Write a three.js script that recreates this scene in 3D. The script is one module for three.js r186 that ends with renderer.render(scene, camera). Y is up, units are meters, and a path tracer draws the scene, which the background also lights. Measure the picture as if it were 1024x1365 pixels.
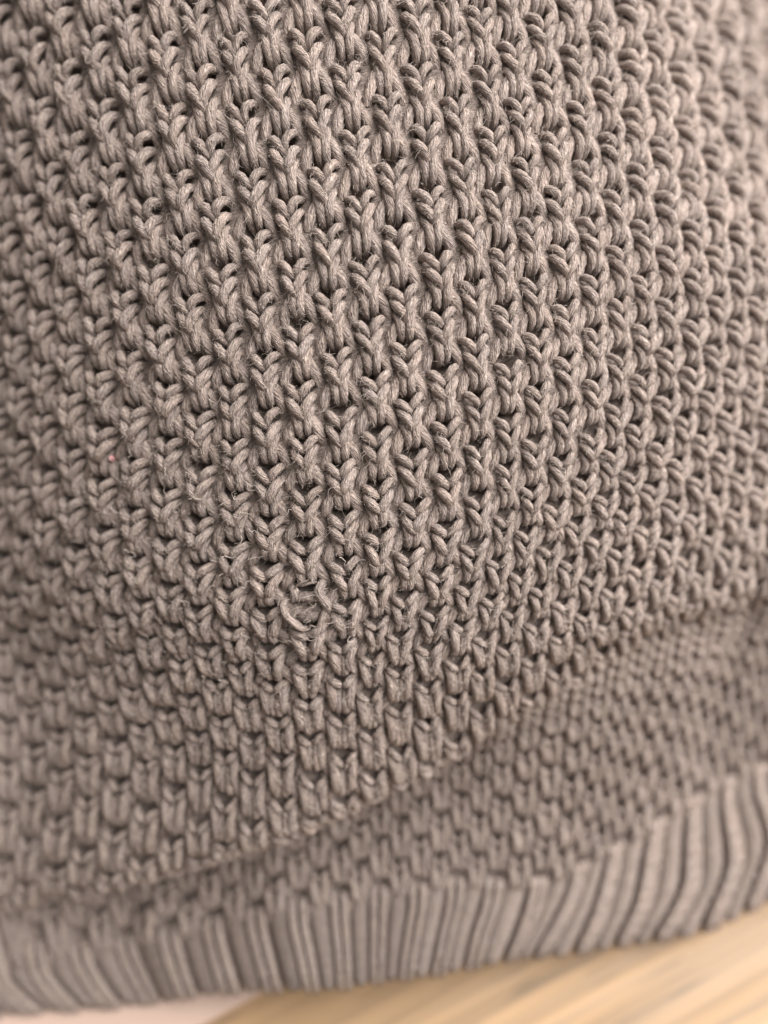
import * as THREE from 'three';
import { RoundedBoxGeometry } from 'three/addons/geometries/RoundedBoxGeometry.js';
import { RectAreaLightUniformsLib } from 'three/addons/lights/RectAreaLightUniformsLib.js';

// ---------------------------------------------------------------- camera, light, exposure
const scene = new THREE.Scene();
const CAM_H = 0.213, PITCH = 60 * Math.PI / 180, FOV = 60;
const camera = new THREE.PerspectiveCamera(FOV, 768 / 1024, 0.005, 20);
camera.position.set(0, CAM_H, 0);
const FWD = new THREE.Vector3(0, -Math.sin(PITCH), -Math.cos(PITCH));
const UP = new THREE.Vector3(0, Math.cos(PITCH), -Math.sin(PITCH));
camera.up.set(0, 1, 0);
camera.lookAt(camera.position.clone().add(FWD));
camera.focus = 0.1305;
camera.userData.fStop = 5.8;
scene.add(camera);

const renderer = new THREE.WebGLRenderer({ antialias: true });
renderer.setSize(768, 1024);
renderer.toneMapping = THREE.LinearToneMapping;
renderer.toneMappingExposure = 1.0;
renderer.shadowMap.enabled = true;
RectAreaLightUniformsLib.init();
scene.background = new THREE.Color(0.80, 0.76, 0.72);
scene.backgroundIntensity = 0.44;
function areaLight(color, intensity, w, h, pos, target) {
  const l = new THREE.RectAreaLight(color, intensity, w, h);
  l.position.set(...pos); l.lookAt(...target); scene.add(l);
}
areaLight(new THREE.Color(1.0, 0.965, 0.93), 9.3, 1.3, 1.3, [0.66, 0.87, -0.28], [0.0, 0.1, -0.08]);   // the window to the right

// ---------------------------------------------------------------- helpers
let seed = 20240611;
function rnd() { seed |= 0; seed = seed + 0x6D2B79F5 | 0; let t = Math.imul(seed ^ seed >>> 15, 1 | seed); t = t + Math.imul(t ^ t >>> 7, 61 | t) ^ t; return ((t ^ t >>> 14) >>> 0) / 4294967296; }
const jit = (s) => (rnd() + rnd() - 1) * s;
const lerp = (a, b, t) => a + (b - a) * t;
const F = 682.5 / Math.tan(FOV * Math.PI / 360);            // the photograph's pixels per unit of slope
const unproject = (x, y, d) => new THREE.Vector3(0, CAM_H, 0).addScaledVector(FWD, d).addScaledVector(UP, d * (682.5 - y) / F).add(new THREE.Vector3(d * (x - 512) / F, 0, 0));

function pchip(xs, ys, x) {                                  // monotone cubic, straight on beyond both ends
  const n = xs.length;
  const slope = (i) => (ys[i + 1] - ys[i]) / (xs[i + 1] - xs[i]);
  const tan = (i) => {
    if (i <= 0) return slope(0);
    if (i >= n - 1) return slope(n - 2);
    const a = slope(i - 1), b = slope(i);
    if (a * b <= 0) return 0;
    const h0 = xs[i] - xs[i - 1], h1 = xs[i + 1] - xs[i], w1 = 2 * h1 + h0, w2 = h1 + 2 * h0;
    return (w1 + w2) / (w1 / a + w2 / b);
  };
  if (x <= xs[0]) return ys[0] + slope(0) * (x - xs[0]);
  if (x >= xs[n - 1]) return ys[n - 1] + slope(n - 2) * (x - xs[n - 1]);
  let i = 0; while (x > xs[i + 1]) i++;
  const h = xs[i + 1] - xs[i], t = (x - xs[i]) / h, m0 = tan(i) * h, m1 = tan(i + 1) * h, t2 = t * t, t3 = t2 * t;
  return ys[i] * (2 * t3 - 3 * t2 + 1) + m0 * (t3 - 2 * t2 + t) + ys[i + 1] * (3 * t2 - 2 * t3) + m1 * (t3 - t2);
}
// value noise for textures (periodic) and for slow variation
function hash2(i, j, s) { let h = Math.imul(i, 374761393) + Math.imul(j, 668265263) + Math.imul(s, 974634777) | 0; h = Math.imul(h ^ h >>> 13, 1274126177); return ((h ^ h >>> 16) >>> 0) / 4294967296; }
function vnoise(x, y, px, py, s) {
  const i = Math.floor(x), j = Math.floor(y), fx = x - i, fy = y - j, sx = fx * fx * (3 - 2 * fx), sy = fy * fy * (3 - 2 * fy);
  const m = (a, p) => ((a % p) + p) % p;
  const a = hash2(m(i, px), m(j, py), s), b = hash2(m(i + 1, px), m(j, py), s), c = hash2(m(i, px), m(j + 1, py), s), d = hash2(m(i + 1, px), m(j + 1, py), s);
  return lerp(lerp(a, b, sx), lerp(c, d, sx), sy);
}
function dataTexture(n, fn, srgb) {
  const d = new Uint8Array(n * n * 4);
  for (let j = 0; j < n; j++) for (let i = 0; i < n; i++) {
    const c = fn(i / n, j / n), k = (j * n + i) * 4;
    for (let q = 0; q < 3; q++) d[k + q] = Math.max(0, Math.min(255, Math.round(255 * (Array.isArray(c) ? c[q] : c))));
    d[k + 3] = 255;
  }
  const t = new THREE.DataTexture(d, n, n); t.wrapS = t.wrapT = THREE.RepeatWrapping;
  t.magFilter = THREE.LinearFilter; t.minFilter = THREE.LinearMipmapLinearFilter; t.generateMipmaps = true;
  if (srgb) t.colorSpace = THREE.SRGBColorSpace;
  t.needsUpdate = true; return t;
}

// ---------------------------------------------------------------- the shape of the draped knit
// u counts wales across, v counts stitch rows down; each knot row: [columns, values]
const UC = [-8, -6, -4, -2, 0, 2, 4, 6, 8, 10, 12, 14, 16, 18];
const upperX = {
  '-4': [-32, 47, 129, 220, 311, 408, 505, 598, 680, 762, 837, 904, 969, 1026], '-2': [0, 70, 150, 239, 334, 430, 521, 613, 697, 777, 847, 916, 976, 1030],
  0: [24, 94, 169, 255, 348, 440, 535, 630, 707, 789, 856, 922, 981, 1032], 2: [32, 100, 182, 271, 358, 453, 545, 635, 715, 789, 852, 917, 973, 1024],
  4: [33, 102, 184, 267, 361, 456, 551, 638, 707, 777, 839, 901, 956, 1013], 6: [47, 115, 194, 269, 356, 463, 541, 623, 692, 757, 821, 886, 942, 999],
  8: [73, 142, 214, 290, 366, 456, 530, 608, 675, 744, 804, 866, 918, 975], m: [88, 163, 238, 304, 376, 456, 531, 606, 672, 741, 802, 862, 914, 971],
  c: [75, 150, 230, 300, 378, 458, 535, 605, 672, 738, 800, 858, 910, 968] };
const upperY = {
  '-4': [38, 42, 43, 50, 48, 47, 43, 48, 57, 63, 72, 88, 95, 106], '-2': [220, 222, 222, 230, 227, 222, 214, 212, 214, 215, 219, 227, 234, 242],
  0: [375, 383, 391, 398, 393, 389, 381, 373, 368, 364, 364, 361, 362, 364], 2: [516, 526, 541, 551, 548, 543, 531, 521, 513, 505, 498, 491, 488, 487],
  4: [652, 667, 678, 689, 690, 684, 670, 658, 645, 635, 623, 610, 602, 597], 6: [775, 786, 799, 809, 809, 802, 791, 777, 760, 744, 729, 715, 707, 699],
  8: [869, 884, 896, 904, 906, 899, 887, 876, 857, 844, 829, 812, 800, 792], m: [1027, 1023, 1017, 1012, 1004, 986, 962, 936, 909, 883, 858, 837, 820, 810],
  c: [1188, 1172, 1150, 1130, 1108, 1070, 1035, 995, 955, 920, 885, 858, 838, 825] };
const VC = [14.1, 13.6, 13, 12.5, 12.1, 11.5, 11, 10.5, 10, 9.5, 9.3, 9.1, 9, 9];
const baseD = { '-4': .1325, '-2': .1305, 0: .1295, 2: .130, 4: .1318, 6: .1342, 8: .1380, m: .1435, c: .1515 };
const VH = 17.6;                                             // the row where the ribbing begins
const openAt = (u) => { const t = Math.min(1, Math.max(0, (u - 5) / 6)); return t * t * (3 - 2 * t); };
const vh = (u) => VH;
const LB = { u: [-16, -12, -8, -4, 0, 4, 8, 12, 14, 16, 18, 20, 24],
  x: [-30, 86, 212, 335, 450, 558, 670, 798, 850, 905, 955, 1005, 1090], y: [1196, 1186, 1155, 1122, 1076, 1024, 958, 888, 862, 842, 828, 818, 800],
  d: [.178, .178, .1765, .171, .165, .163, .161, .161, .164, .167, .171, .175, .182] };
const HU = [-18, -16, -14, -12, -10, -8, -6, -4, -2, 0, 2, 4, 6, 8, 10, 12, 14, 16, 18, 20, 22, 24];
const HT = { x: [-55, 0, 55, 112, 172, 230, 288, 345, 398, 453, 505, 556, 605, 655, 714, 768, 815, 870, 922, 968, 1010, 1050],
  y: [1308, 1300, 1292, 1280, 1266, 1255, 1242, 1230, 1220, 1212, 1203, 1200, 1192, 1190, 1188, 1170, 1145, 1115, 1085, 1060, 1042, 1025] };
const HM = { x: [-33, 22, 75, 130, 187, 240, 298, 355, 407, 457, 504, 548, 594, 640, 699, 745, 800, 858, 920, 978, 1030, 1078],
  y: [1330, 1325, 1320, 1312, 1300, 1290, 1280, 1272, 1268, 1262, 1255, 1250, 1245, 1240, 1235, 1225, 1208, 1190, 1165, 1140, 1115, 1095] };
const HB = { x: [-5, 50, 100, 152, 204, 252, 309, 366, 417, 460, 503, 540, 583, 628, 680, 718, 775, 828, 880, 945, 1000, 1055],
  y: [1350, 1345, 1342, 1338, 1332, 1322, 1316, 1314, 1316, 1313, 1305, 1300, 1295, 1285, 1275, 1270, 1262, 1254, 1246, 1230, 1205, 1180] };
const sideD = (u) => u < 3 ? .022 * Math.pow((3 - u) / 11, 2) : .025 * Math.pow((u - 3) / 15, 2);
const cornerD = (u, v) => u > 10 && v < 0 ? .028 * Math.pow((u - 10) / 8, 2) * Math.min(1, -v / 4) : 0;

const U0 = -20, U1 = 26, V0 = -8, V1 = 22.4, DU = 0.1, DV = 0.1;
const NU = Math.round((U1 - U0) / DU) + 1, NV = Math.round((V1 - V0) / DV) + 1;
const GP = new Float32Array(NU * NV * 3), GN = new Float32Array(NU * NV * 3), GW = new Float32Array(NU * NV);
const foldV = new Float32Array(NU), bandV = new Float32Array(NU);
const HEM_ROWS = 2.4;
for (let i = 0; i < NU; i++) {
  const u = U0 + i * DU, vs = [], xs = [], ys = [], ds = [];
  const vc = pchip(UC, VC, u);
  const push = (v, x, y, d) => { vs.push(v); xs.push(x); ys.push(y); ds.push(d); };
  for (const k of [-4, -2, 0, 2, 4, 6, 8, 'm', 'c']) {
    const v = k === 'm' ? (8 + vc) / 2 : k === 'c' ? vc : k;
    push(v, pchip(UC, upperX[k], u), pchip(UC, upperY[k], u), baseD[k] + Math.min(sideD(u), .027) * (v > 8 ? .93 : 1) + cornerD(u, v));
  }
  const open = openAt(u), VHU = vh(u); ys[7] -= 12 * open; ys[8] -= 10 * open; ds[7] -= .002 * open; ds[8] -= .005 * open;
  const cx = xs[8], cy = ys[8], cd = ds[8];
  const bx = pchip(LB.u, LB.x, u), by = pchip(LB.u, LB.y, u) + 30 * open, bd = Math.min(.188, Math.max(pchip(LB.u, LB.d, u), cd + .003));
  const ht = [pchip(HU, HT.x, u), pchip(HU, HT.y, u)], hm = [pchip(HU, HM.x, u), pchip(HU, HM.y, u)], hb = [pchip(HU, HB.x, u), pchip(HU, HB.y, u)];
  const vb = Math.max(VHU - (ht[1] - by) / 42.5, vc + .8);
  push(lerp(vc, vb, .5), lerp(cx, bx, .5), lerp(cy, by, .5) - 4 * (1 - open), lerp(cd, bd, .55));
  push(vb, bx, by, bd);
  const hd = Math.min(.187, Math.max(.170 + .0009 * Math.max(0, u - 4), bd + .0015));
  push(VHU, ht[0], ht[1], hd);
  push(VHU + HEM_ROWS * .5, hm[0], hm[1], hd + .0005);
  push(VHU + HEM_ROWS * .92, lerp(hm[0], hb[0], .93), lerp(hm[1], hb[1], .93), hd + .002);
  push(VHU + HEM_ROWS, hb[0], hb[1], hd + .0045);
  push(VHU + HEM_ROWS + .35, hb[0], hb[1] - 4, hd + .0075);
  push(V1 + .2, hb[0], hb[1] - 60, hd + .009);
  foldV[i] = vc; bandV[i] = vb;
  for (let j = 0; j < NV; j++) {
    const v = V0 + j * DV, p = unproject(pchip(vs, xs, v), pchip(vs, ys, v), pchip(vs, ds, v)), k = (i * NV + j) * 3;
    GP[k] = p.x; GP[k + 1] = p.y; GP[k + 2] = p.z;
  }
}
{
  const a = new THREE.Vector3(), b = new THREE.Vector3(), g = (i, j, o) => o.fromArray(GP, (i * NV + j) * 3), t = new THREE.Vector3();
  for (let i = 0; i < NU; i++) for (let j = 0; j < NV; j++) {
    const i0 = Math.max(0, i - 3), i1 = Math.min(NU - 1, i + 3), j0 = Math.max(0, j - 3), j1 = Math.min(NV - 1, j + 3);
    g(i1, j, a); g(i0, j, t); a.sub(t); g(i, j1, b); g(i, j0, t); b.sub(t);
    GW[i * NV + j] = Math.min(.0062, Math.max(.0036, a.length() / ((i1 - i0) * DU)));
    t.crossVectors(b, a).normalize().toArray(GN, (i * NV + j) * 3);
  }
}
function onFabric(u, v, c, out) {                            // a point c wale widths above the cloth
  const x = Math.min(NU - 1.001, Math.max(0, (u - U0) / DU)), y = Math.min(NV - 1.001, Math.max(0, (v - V0) / DV)), i = Math.floor(x), j = Math.floor(y), fx = x - i, fy = y - j;
  const k0 = i * NV + j, k1 = k0 + 1, k2 = k0 + NV, k3 = k2 + 1, w0 = (1 - fx) * (1 - fy), w1 = (1 - fx) * fy, w2 = fx * (1 - fy), w3 = fx * fy;
  const h = c * (GW[k0] * w0 + GW[k1] * w1 + GW[k2] * w2 + GW[k3] * w3);
  for (let q = 0; q < 3; q++) out[q] = GP[k0 * 3 + q] * w0 + GP[k1 * 3 + q] * w1 + GP[k2 * 3 + q] * w2 + GP[k3 * 3 + q] * w3 + h * (GN[k0 * 3 + q] * w0 + GN[k1 * 3 + q] * w1 + GN[k2 * 3 + q] * w2 + GN[k3 * 3 + q] * w3);
  return GW[k0];
}
const CAMP = new THREE.Vector3(0, CAM_H, 0), tmpV = new THREE.Vector3();
function project(p) { tmpV.set(p[0], p[1], p[2]).sub(CAMP); const d = tmpV.dot(FWD); return [512 + tmpV.x / d * F, 682.5 - tmpV.dot(UP) / d * F, d]; }

// ---------------------------------------------------------------- materials
// yarn: fine fibres running along the strand with a slight twist; map u runs along, v around
const yarnBump = dataTexture(256, (u, v) => {
  const w = v + u * .5;                                      // twist
  return .45 * vnoise(u * 6, w * 34, 6, 34, 1) + .35 * vnoise(u * 10, w * 70, 10, 70, 2) + .2 * vnoise(u * 40, w * 90, 40, 90, 3);
});
const yarnMap = dataTexture(256, (u, v) => {
  const w = v + u * .5, f = vnoise(u * 5, w * 30, 5, 30, 4), g = vnoise(u * 8, w * 80, 8, 80, 5), s = vnoise(u * 24, w * 24, 24, 24, 6);
  const t = .86 + .26 * (f - .5) + .32 * (g - .5) + .12 * (s - .5) + (g > .86 ? .12 : 0);
  return [t, t * (.985 + .02 * (f - .5)), t * (.975 - .03 * (s - .5))];
}, true);
const YARN = new THREE.Color().setRGB(.488, .408, .372);
const yarnMat = new THREE.MeshPhysicalMaterial({ color: YARN, map: yarnMap, bumpMap: yarnBump, bumpScale: .0005, roughness: 1, specularIntensity: .35, vertexColors: true, sheen: .25, sheenRoughness: .6, sheenColor: new THREE.Color(.6, .55, .5), side: THREE.DoubleSide });
const fibreMat = new THREE.MeshStandardMaterial({ color: new THREE.Color().setRGB(.58, .50, .45), roughness: .8 });

// ---------------------------------------------------------------- strand builder: plied yarn as ridged, twisted tubes
class Yarn {
  constructor() { this.p = []; this.n = []; this.uv = []; this.c = []; this.ix = []; }
  // pts: control points already in space [x, y, z]; rad: radius in metres along t
  strand(pts, rad, len, rounds, ridged, tone) {
    const curve = new THREE.CatmullRomCurve3(pts.map((q) => new THREE.Vector3(...q)), false, 'catmullrom', .5);
    const L = curve.getLength(), P = [], T = [];
    for (let i = 0; i <= len; i++) P.push(curve.getPoint(i / len));
    for (let i = 0; i <= len; i++) T.push(P[Math.min(len, i + 1)].clone().sub(P[Math.max(0, i - 1)]).normalize());
    let nrm = new THREE.Vector3(0, 1, 0).addScaledVector(T[0], -T[0].y).normalize();
    const bin = new THREE.Vector3(), s0 = this.p.length / 3, ph = rnd() * 6.28, uo = rnd(), vo = rnd(), R = rounds, base = s0;
    const rings = [];
    for (let i = 0; i <= len; i++) {
      nrm.addScaledVector(T[i], -nrm.dot(T[i])).normalize(); bin.crossVectors(T[i], nrm);
      const t = i / len, r = rad(t), tw = ph + L / .0046 * 1.5 * t, ring = [];
      const wob = 1 + jit(.06);
      for (let j = 0; j <= R; j++) {
        const a = (j % R) / R * 6.283185 + tw, rr = r * wob * (ridged ? (j % R % 2 ? .88 : 1.05) : 1), ca = Math.cos(a) * rr, sa = Math.sin(a) * rr;
        const q = [P[i].x + nrm.x * ca + bin.x * sa, P[i].y + nrm.y * ca + bin.y * sa, P[i].z + nrm.z * ca + bin.z * sa];
        ring.push(q); this.p.push(...q); this.uv.push(uo + L * t / .0042, vo + j / R); this.c.push(...tone);
      }
      rings.push(ring);
    }
    const W = R + 1, d = (a, b) => [a[0] - b[0], a[1] - b[1], a[2] - b[2]];
    for (let i = 0; i <= len; i++) for (let j = 0; j <= R; j++) {
      const jj = j % R, A = d(rings[i][(jj + 1) % R], rings[i][(jj + R - 1) % R]), B = d(rings[Math.min(len, i + 1)][jj], rings[Math.max(0, i - 1)][jj]);
      let x = A[1] * B[2] - A[2] * B[1], y = A[2] * B[0] - A[0] * B[2], z = A[0] * B[1] - A[1] * B[0]; const m = Math.hypot(x, y, z) || 1;
      this.n.push(x / m, y / m, z / m);
    }
    for (let i = 0; i < len; i++) for (let j = 0; j < R; j++) {
      const a = base + i * W + j, b = a + 1, c = a + W, e = c + 1;
      this.ix.push(a, b, c, b, e, c);
    }
  }
  mesh(name, mat, parent) {
    const g = new THREE.BufferGeometry();
    g.setAttribute('position', new THREE.Float32BufferAttribute(this.p, 3)); g.setAttribute('normal', new THREE.Float32BufferAttribute(this.n, 3));
    g.setAttribute('uv', new THREE.Float32BufferAttribute(this.uv, 2)); g.setAttribute('color', new THREE.Float32BufferAttribute(this.c, 3)); g.setIndex(this.ix);
    return add(name, g, mat, parent);
  }
}
const used = {};
function numbered(name) { const k = used[name] = (used[name] ?? -1) + 1; return k ? name + '_' + String(k).padStart(3, '0') : name; }
function add(name, geo, mat, parent) {
  const m = new THREE.Mesh(geo, mat); m.name = numbered(name); m.castShadow = m.receiveShadow = true; parent.add(m); return m;
}
function tag(o, label, category) { o.userData.label = label; o.userData.category = category; return o; }
const grey = (s) => { const t = 1 + jit(s), w = jit(.02); return [t * (1 + w), t, t * (1 - w)]; };

// ---------------------------------------------------------------- the sweater
const sweater = new THREE.Group(); sweater.name = 'sweater'; scene.add(sweater);
tag(sweater, 'taupe chunky textured-knit sweater with a ribbed hem, draped over the wooden table', 'sweater');

// one stitch of the pattern: a (wales across), b (rows down), c (height in wale widths)
const ARMS = [
  [[[-.43, .05, -.12], [-.38, .07, .10], [-.27, .11, .23], [-.15, .18, .28], [-.05, .25, .24], [.00, .33, .0]], .118],
  [[[.47, .00, -.12], [.41, .03, .12], [.31, .07, .25], [.20, .14, .30], [.10, .22, .25], [.05, .31, .0]], .118],
  [[[-.38, .23, -.12], [-.32, .29, .14], [-.23, .37, .27], [-.11, .46, .32], [.00, .54, .31], [.06, .63, .06]], .128],
  [[[.41, .20, -.12], [.35, .26, .16], [.27, .34, .28], [.16, .44, .33], [.07, .53, .31], [.03, .63, .06]], .128],
  [[[-.28, .40, -.12], [-.24, .50, .08], [-.17, .60, .16], [-.12, .72, .17], [-.11, .82, .12], [-.10, .90, -.05], [-.08, .93, -.32]], .128],
  [[[.31, .38, -.12], [.27, .48, .08], [.20, .59, .16], [.16, .72, .17], [.15, .82, .12], [.14, .90, -.05], [.12, .93, -.32]], .128],
  [[[.08, .50, -.10], [.26, .63, -.02], [.42, .78, .02], [.53, .92, .01], [.59, 1.04, -.10]], .165],
  [[[-.06, .52, -.10], [-.26, .65, -.02], [-.42, .80, .01], [-.53, .94, .0], [-.59, 1.06, -.10]], .165],
];
// the same stitch where the cloth is pulled down flat: the arms run on into the legs and close up into a block
const FLAT = [
  [[[-.43, .03, -.10], [-.38, .06, .09], [-.28, .09, .20], [-.17, .14, .25], [-.08, .20, .20], [-.03, .27, .0]], .118],
  [[[.46, .00, -.10], [.40, .04, .10], [.30, .07, .21], [.21, .13, .26], [.12, .19, .21], [.08, .26, .0]], .118],
  [[[-.38, .08, -.10], [-.37, .18, .12], [-.31, .33, .24], [-.27, .50, .27], [-.24, .69, .25], [-.22, .86, .06]], .145],
  [[[.41, .07, -.10], [.39, .17, .13], [.34, .32, .25], [.30, .49, .28], [.28, .68, .25], [.26, .85, .06]], .145],
  [[[-.12, .34, -.08], [-.11, .42, .12], [-.10, .54, .20], [-.09, .66, .22], [-.09, .80, .19], [-.09, .90, .02], [-.08, .93, -.30]], .135],
  [[[.15, .33, -.08], [.14, .41, .12], [.13, .53, .20], [.13, .66, .22], [.13, .80, .19], [.13, .90, .02], [.12, .93, -.30]], .135],
  ARMS[6], ARMS[7],
];
const FLATTER = [.25, .5, .75, 1].map((t) => ARMS.map(([p, r], i) => [p.map((q, k) => q.map((x, j) => lerp(x, FLAT[i][0][k][j], t))), lerp(r, FLAT[i][1], t)]));
const armsAt = (v) => { const k = Math.round(Math.min(1, Math.max(0, (v - 3.5) / 5)) * 4); return k ? FLATTER[k - 1] : ARMS; };
const _o = [0, 0, 0];
function stitch(y, u, v, fine, arms = ARMS) {
  const su = (arms === ARMS ? .87 : .94) + jit(.07), sv = 1 + jit(.05), sc = .95 + jit(.12), du = jit(.05), dv = jit(.05), sk = jit(.09), rs = 1 + jit(.09), tone0 = 1 + jit(.05);
  for (const [pts, r, pale = 1] of arms) {
    const ju = jit(.05), jv = jit(.035), jc = jit(.05);
    let w = .005;
    const P = pts.map(([a, b, c], i) => { const o = [0, 0, 0]; w = onFabric(u + du + (a + ju + jit(.02)) * su + sk * (b - .5), v + dv + (b + jv + jit(.012)) * sv, (c + jc) * sc, o); return o; });
    const tone = grey(.07).map((q) => q * tone0 * pale), rr = r * rs * (1 + jit(.08)) * w;
    y.strand(P, (t) => rr * (.84 + .2 * Math.sin(Math.PI * Math.min(1, Math.max(0, t)))), fine ? 13 : 7, fine ? 14 : 8, fine, tone);
  }
}
// the purl side between and behind the stitches, one continuous inner face
{
  const y = new Yarn(), su = 5, sv = 9, u0 = -17, u1 = 25, v0 = -7.5, v1 = VH + .2, nu = (u1 - u0) * su, nv = Math.round((v1 - v0) * sv), o = [0, 0, 0];
  for (let i = 0; i <= nu; i++) for (let j = 0; j <= nv; j++) {
    const u = u0 + i / su, v = Math.min(v0 + j / sv, vh(u) + .2 + j * 1e-4), c0 = Math.round(u), a = u - c0, ph = (v - (Math.abs(c0) % 2) * .5); const b = ph - Math.floor(ph);
    const hole = Math.exp(-Math.pow(a / .33, 4) - Math.pow((b > .5 ? 1 - b : b) / .13, 2));
    onFabric(u, v, .0 + .03 * Math.cos(v * 18.85 + a * 2) - .55 * hole + .05 * Math.cos(a * 6.283 + Math.PI), o);
    y.p.push(...o); y.uv.push(u * 1.2, v * 3.1); y.c.push(.95, .95, .95); y.n.push(0, 1, 0);
  }
  for (let i = 0; i < nu; i++) for (let j = 0; j < nv; j++) { const a = i * (nv + 1) + j, b = a + nv + 1; y.ix.push(a, a + 1, b, b, a + 1, b + 1); }
  const m = y.mesh('inner_face', yarnMat, sweater); m.geometry.computeVertexNormals();
}
// every stitch that the frame sees, ranked by its size there
const SPOTS = [];
const SNAG = [1, 6.5];
for (let c = -17; c <= 25; c++) {
  const gi = Math.round((c - U0) / DU);
  for (let k = -8; k <= 18; k++) {
    const v = k + (Math.abs(c) % 2 ? .5 : 0);
    if (v > vh(c) - .75 || v < -7.2) continue;
    if (v > foldV[gi] + .7 && v < bandV[gi] - 1.6 && openAt(c) < .3) continue;                     // deep inside the fold
    const q = [[c - .5, v], [c + .5, v], [c + .5, v + 1], [c - .5, v + 1]].map(([a, b]) => { const o = [0, 0, 0]; onFabric(a, b, .2, o); return project(o); });
    const mx = (q[0][0] + q[2][0]) / 2, my = (q[0][1] + q[2][1]) / 2;
    if (mx < -70 || mx > 1094 || my < -110) continue;
    let area = 0; for (let i = 0; i < 4; i++) { const e = q[i], f = q[(i + 1) % 4]; area += e[0] * f[1] - f[0] * e[1]; }
    const inside = mx > 0 && mx < 1024 && my > 0 && my < 1365, hidden = v > foldV[gi] - .4 && v < bandV[gi] + .3 && openAt(c) < .5;
    SPOTS.push({ c, v, size: inside && !hidden ? Math.abs(area) : 0, d: q[0][2] });
  }
}
SPOTS.sort((a, b) => b.size - a.size || a.c - b.c || a.v - b.v);
const rest = new Yarn();
SPOTS.forEach((s, i) => {
  const own = i < 299, fine = own || (s.d < .150 && s.size > 0);
  if (s.c === SNAG[0] && Math.abs(s.v - SNAG[1] + 1) < .1) {                     // the pulled stitch
    const y = new Yarn();
    stitch(y, s.c, s.v, true, [
      [[[-.40, .02, -.05], [-.36, .04, .16], [-.29, .10, .26], [-.30, .24, .22], [-.38, .38, .04]], .115],
      [[[-.44, .26, .06], [-.56, .38, .30], [-.50, .58, .44], [-.30, .78, .48], [-.10, 1.0, .40], [.06, 1.10, .12]], .085, 1.2],
      [[[-.46, .24, .04], [-.50, .44, .22], [-.42, .70, .32], [-.20, .82, .34], [-.04, 1.04, .26], [.08, 1.10, .08]], .040, 1.32],
      [[[.40, .00, -.05], [.37, .00, .18], [.32, .12, .28], [.40, .32, .26], [.50, .52, .22], [.46, .72, .04]], .120],
      [[[.50, .44, .04], [.44, .64, .22], [.38, .88, .30], [.26, 1.12, .30], [.04, 1.22, .24], [-.16, 1.10, .06]], .085, 1.12],
      [[[-.36, .0, .0], [-.1, -.02, .24], [.16, -.07, .24], [.36, .0, .04]], .035, 1.2],
      [[[-.3, .50, .0], [-.05, .44, .14], [.2, .40, .12], [.42, .36, .02]], .04, 1.25],
      [[[-.42, .30, -.10], [-.1, .26, .10], [.2, .28, .10], [.5, .20, -.10]], .13],
      [[[-.42, .66, -.10], [-.1, .72, .08], [.25, .58, .08], [.5, .44, -.10]], .11],
      [[[-.30, .85, -.10], [-.05, .80, .12], [.25, .76, .12], [.5, .85, -.10]], .12],
      [[[-.20, .12, .2], [-.30, .0, .36], [-.16, -.12, .44], [.02, -.16, .34]], .022, 1.4],
      [[[-.52, .34, .3], [-.62, .26, .4], [-.66, .40, .46]], .020, 1.4],
      [[[.0, 1.0, .36], [.10, .92, .46], [.22, .98, .44]], .020, 1.4],
      ARMS[6], ARMS[7]]);
    const m = y.mesh('pulled_stitch', yarnMat, sweater); m.userData.label = 'snagged stitch with a loose pulled loop of yarn';
    return;
  }
  const y = own ? new Yarn() : rest;
  stitch(y, s.c, s.v, fine, armsAt(s.v));
  if (own) y.mesh('knit_stitch', yarnMat, sweater);
});
rest.mesh('outer_stitches', yarnMat, sweater).userData.kind = 'stuff';

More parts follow.
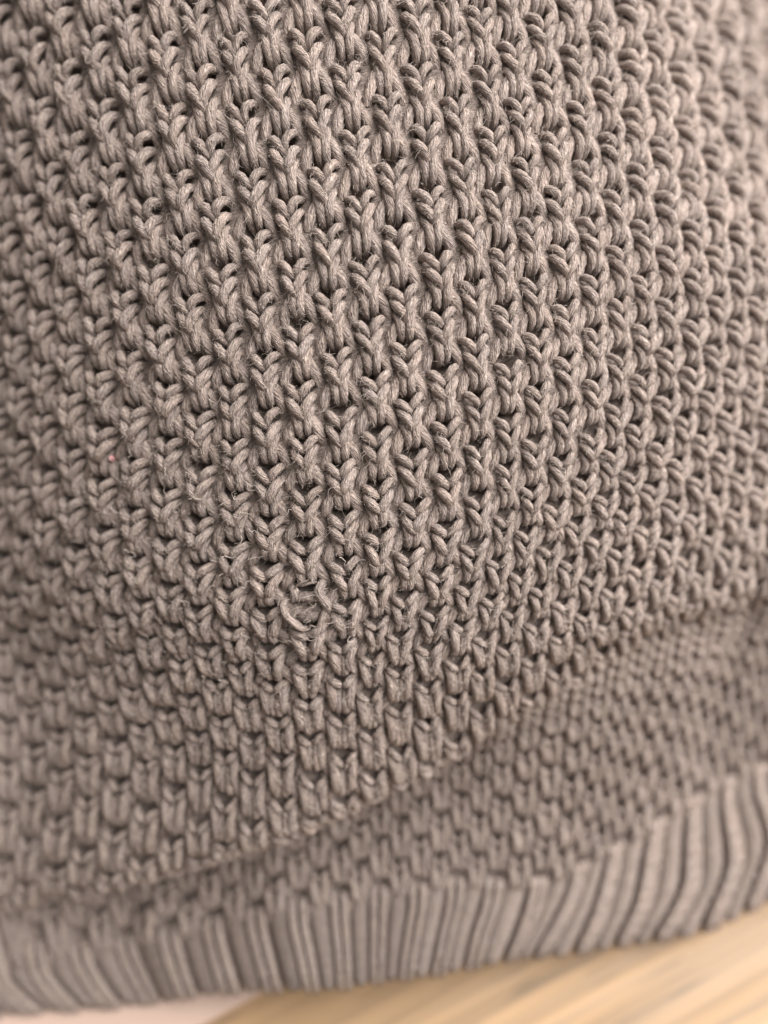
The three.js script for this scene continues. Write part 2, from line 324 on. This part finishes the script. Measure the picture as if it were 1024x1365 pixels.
// ribbed hem: pairs of knit wales and recessed purl panels, each its own piece
const hem = new THREE.Group(); hem.name = 'ribbed_hem'; sweater.add(hem);
hem.userData.label = 'lighter ribbed hem band along the bottom edge';
{
  const rowsN = 13;
  const P3 = (u, v, c) => { const o = [0, 0, 0]; onFabric(u, v, c, o); return o; };
  for (let c = -18; c <= 24; c += 2) {
    const top = vh(c) - .35, bot = vh(c) + HEM_ROWS + .35;
    const flat = Math.min(1, Math.max(0, (c - 7) / 6));       // the ribbing is stretched less on the right: panels stand nearly as proud
    const rib = new Yarn();
    for (const side of [-1, 1]) for (let k = 0; k < rowsN; k++) {
      const vA = lerp(top, bot, k / rowsN), h = (bot - top) / rowsN;
      const cu = c + side * lerp(.25, .16, flat), z = .20 + jit(.02), w = GW[Math.round((c - U0) / DU) * NV + Math.round((vA - V0) / DV)], tone = grey(.05).map((q) => q * 1.22);
      for (const s of [-1, 1]) rib.strand([P3(cu + s * lerp(.09, .14, flat), vA - h * .5, z - .14), P3(cu + s * lerp(.06, .10, flat), vA, z), P3(cu + s * .07, vA + h * .7, z + .04), P3(cu + s * .02, vA + h * 1.3, z - .10)].map((q) => q), () => lerp(.105, .125, flat) * w * (1 + jit(.05)), 5, 7, false, tone);
    }
    rib.mesh('rib', yarnMat, hem);
    const gap = new Yarn(), z0 = lerp(.09, .17, flat), n = 40;
    for (let k = 0; k < n; k++) {
      const vA = lerp(top + .1 * (1 - flat), bot, k / n), s = k % 2 ? 1 : -1, tone = grey(.05).map((q) => q * 1.18), w = GW[Math.round((c + 1 - U0) / DU) * NV + Math.round((vA - V0) / DV)];
      const hw = lerp(.46, .44, flat);
      gap.strand([P3(c + 1 - hw, vA + .05, z0 - .22), P3(c + 1 - hw * .62, vA + .01 * s, z0 - .02), P3(c + 1, vA - .03, z0 + .03), P3(c + 1 + hw * .62, vA + .01 * s, z0 - .02), P3(c + 1 + hw, vA + .05, z0 - .22)], () => .085 * w, 7, 6, false, tone);
    }
    gap.mesh('purl_panel', yarnMat, hem);
  }
  const y = new Yarn(), u0 = -19, u1 = 25.5, nu = (u1 - u0) * 6, nv = 16, o = [0, 0, 0];
  for (let i = 0; i <= nu; i++) for (let j = 0; j <= nv; j++) {
    const u = u0 + i / 6; onFabric(u, lerp(vh(u) - .3, V1, j / nv), -.12, o);
    y.p.push(...o); y.uv.push(u, j * .3); y.c.push(.92, .92, .92); y.n.push(0, 1, 0);
  }
  for (let i = 0; i < nu; i++) for (let j = 0; j < nv; j++) { const a = i * (nv + 1) + j, b = a + nv + 1; y.ix.push(a, a + 1, b, b, a + 1, b + 1); }
  y.mesh('hem_inner_face', yarnMat, hem).geometry.computeVertexNormals();
}

// loose fibres standing off the yarn
{
  const pos = [], nor = [], ix = [], A = new THREE.Vector3(), B = new THREE.Vector3(), D = new THREE.Vector3();
  const fibre = (pts, r) => {
    const b0 = pos.length / 3;
    for (let i = 0; i < pts.length; i++) {
      const t = pts[Math.min(pts.length - 1, i + 1)].clone().sub(pts[Math.max(0, i - 1)]).normalize();
      A.set(.3, .8, .5).cross(t).normalize(); B.crossVectors(t, A);
      for (let j = 0; j < 3; j++) {
        const q = j * 2.0944, x = A.clone().multiplyScalar(Math.cos(q)).addScaledVector(B, Math.sin(q)), rr = r * (1 - .6 * i / (pts.length - 1));
        pos.push(pts[i].x + x.x * rr, pts[i].y + x.y * rr, pts[i].z + x.z * rr); nor.push(x.x, x.y, x.z);
      }
    }
    for (let i = 0; i < pts.length - 1; i++) for (let j = 0; j < 3; j++) { const a = b0 + i * 3 + j, b = b0 + i * 3 + (j + 1) % 3; ix.push(a, b, a + 3, b, b + 3, a + 3); }
  };
  for (let k = 0; k < 70000; k++) {
    const s = SPOTS[Math.floor(rnd() * SPOTS.length)]; if (!s.size || s.d > .162) continue;
    const arm = ARMS[Math.floor(rnd() * 7)][0], q = Math.floor(rnd() * (arm.length - 1)), t = rnd();
    const a = lerp(arm[q][0], arm[q + 1][0], t), b = lerp(arm[q][1], arm[q + 1][1], t), c = lerp(arm[q][2], arm[q + 1][2], t);
    const o = [0, 0, 0]; onFabric(s.c + a + jit(.1), s.v + b, c + .09, o);
    const o2 = [0, 0, 0], long = rnd() < .02 ? 2 : 1; onFabric(s.c + a + jit(.26) * long, s.v + b + jit(.18) * long, c + .08 + rnd() * .10 * long, o2);
    const p0 = new THREE.Vector3(...o), p2 = new THREE.Vector3(...o2), p1 = p0.clone().lerp(p2, .5).add(D.set(jit(.0006), jit(.0006), jit(.0006)));
    fibre([p0, p1, p2], .00002 + rnd() * .00002);
  }
  for (let k = 0; k < 120; k++) {                             // longer pale wisps, mostly left of the snag
    let u = -3 + jit(6), v = 5.5 + jit(3.2); const pts = []; let dir = rnd() * 6.28, c = .36 + rnd() * .1;
    for (let i = 0; i < 6; i++) { const o = [0, 0, 0]; onFabric(u, v, c + jit(.06), o); pts.push(new THREE.Vector3(...o)); u += Math.cos(dir) * .08; v += Math.sin(dir) * .05; dir += jit(1.9); }
    fibre(pts, .000035 + rnd() * .00004);
  }
  const g = new THREE.BufferGeometry();
  g.setAttribute('position', new THREE.Float32BufferAttribute(pos, 3)); g.setAttribute('normal', new THREE.Float32BufferAttribute(nor, 3)); g.setIndex(ix);
  add('stray_fibres', g, fibreMat, sweater).userData.kind = 'stuff';
}

// ---------------------------------------------------------------- the table
const oak = dataTexture(1024, (u, v) => {
  const warp = .004 * vnoise(u * 3, v * 4, 3, 4, 11), w = v + warp;
  const band = vnoise(u * 1, w * 22, 1, 22, 12), ring = Math.pow(vnoise(u * 2, w * 120, 2, 120, 13), 1.5), fine = vnoise(u * 7, w * 260, 7, 260, 14), pore = vnoise(u * 16, w * 330, 16, 330, 15);
  let t = .86 + .05 * (band - .5) - .11 * (ring - .4) + .14 * (fine - .5) - (pore > .8 ? (pore - .8) * 1.1 : 0);
  t *= .69; return [t * .98, t * .79, t * .57];
}, true);
const oakRough = dataTexture(512, (u, v) => .40 + .18 * vnoise(u * 7, v * 130, 7, 130, 16));
const table = new THREE.Group(); table.name = 'wooden_table'; scene.add(table);
table.rotation.y = 25 * Math.PI / 180;
tag(table, 'pale oak table with fine straight grain under the hem of the sweater', 'table');
{
  const g = new RoundedBoxGeometry(1.4, .03, .9, 3, .004), p = g.attributes.position, uv = g.attributes.uv;
  for (let i = 0; i < p.count; i++) uv.setXY(i, p.getX(i) / .24, p.getZ(i) / .24);
  for (const t of [oak, oakRough]) t.repeat.set(1, 1);
  const m = add('tabletop', g, new THREE.MeshPhysicalMaterial({ map: oak, roughnessMap: oakRough, roughness: 1, bumpMap: oak, bumpScale: .0001, clearcoat: .1, clearcoatRoughness: .35 }), table);
  m.position.set(0, -.015, 0);
}
// the pale sheet that shows under the hem
{
  const pts = [unproject(-150, 1240, .2), unproject(350, 1322, .2), unproject(262, 1368, .2), unproject(160, 1420, .2), unproject(-150, 1420, .2)].map((p) => {
    const d = p.clone().sub(CAMP), t = -(CAM_H - .001) / d.y; return [d.x * t, -d.z * t];
  });
  const s = new THREE.Shape(pts.map((q) => new THREE.Vector2(...q)));
  const g = new THREE.ExtrudeGeometry(s, { depth: .0012, bevelEnabled: true, bevelSize: .0004, bevelThickness: .0004, bevelSegments: 2 });
  g.rotateX(-Math.PI / 2);
  const m = add('pale_sheet', g, new THREE.MeshStandardMaterial({ color: new THREE.Color().setRGB(.47, .345, .285), roughness: .8 }), scene);
  m.position.y = .0006;
  tag(m, 'smooth pale pink sheet whose corner shows under the hem at bottom left', 'sheet');
}
// a fleck of pink lint caught in the knit
{
  const o = [0, 0, 0]; onFabric(-4.62, 3.05, .2, o);
  const g = new THREE.IcosahedronGeometry(.00042, 2), p = g.attributes.position;
  for (let i = 0; i < p.count; i++) { const x = p.getX(i), y = p.getY(i), z = p.getZ(i), k = 1 + .35 * Math.sin(x * 9000 + 1) * Math.cos(y * 8000 + z * 7000); p.setXYZ(i, x * k, y * k * 1.3, z * k); }
  g.computeVertexNormals();
  const m = add('lint_fleck', g, new THREE.MeshStandardMaterial({ color: new THREE.Color().setRGB(.50, .26, .26), roughness: 1 }), scene);
  m.position.set(...o);
  tag(m, 'tiny pink fleck of lint caught between the stitches at left', 'lint');
}

let tris = 0; scene.traverse((o) => { if (o.isMesh) tris += (o.geometry.index ? o.geometry.index.count : o.geometry.attributes.position.count) / 3; });
console.log('triangles', tris, 'stitches', SPOTS.length);
renderer.render(scene, camera);
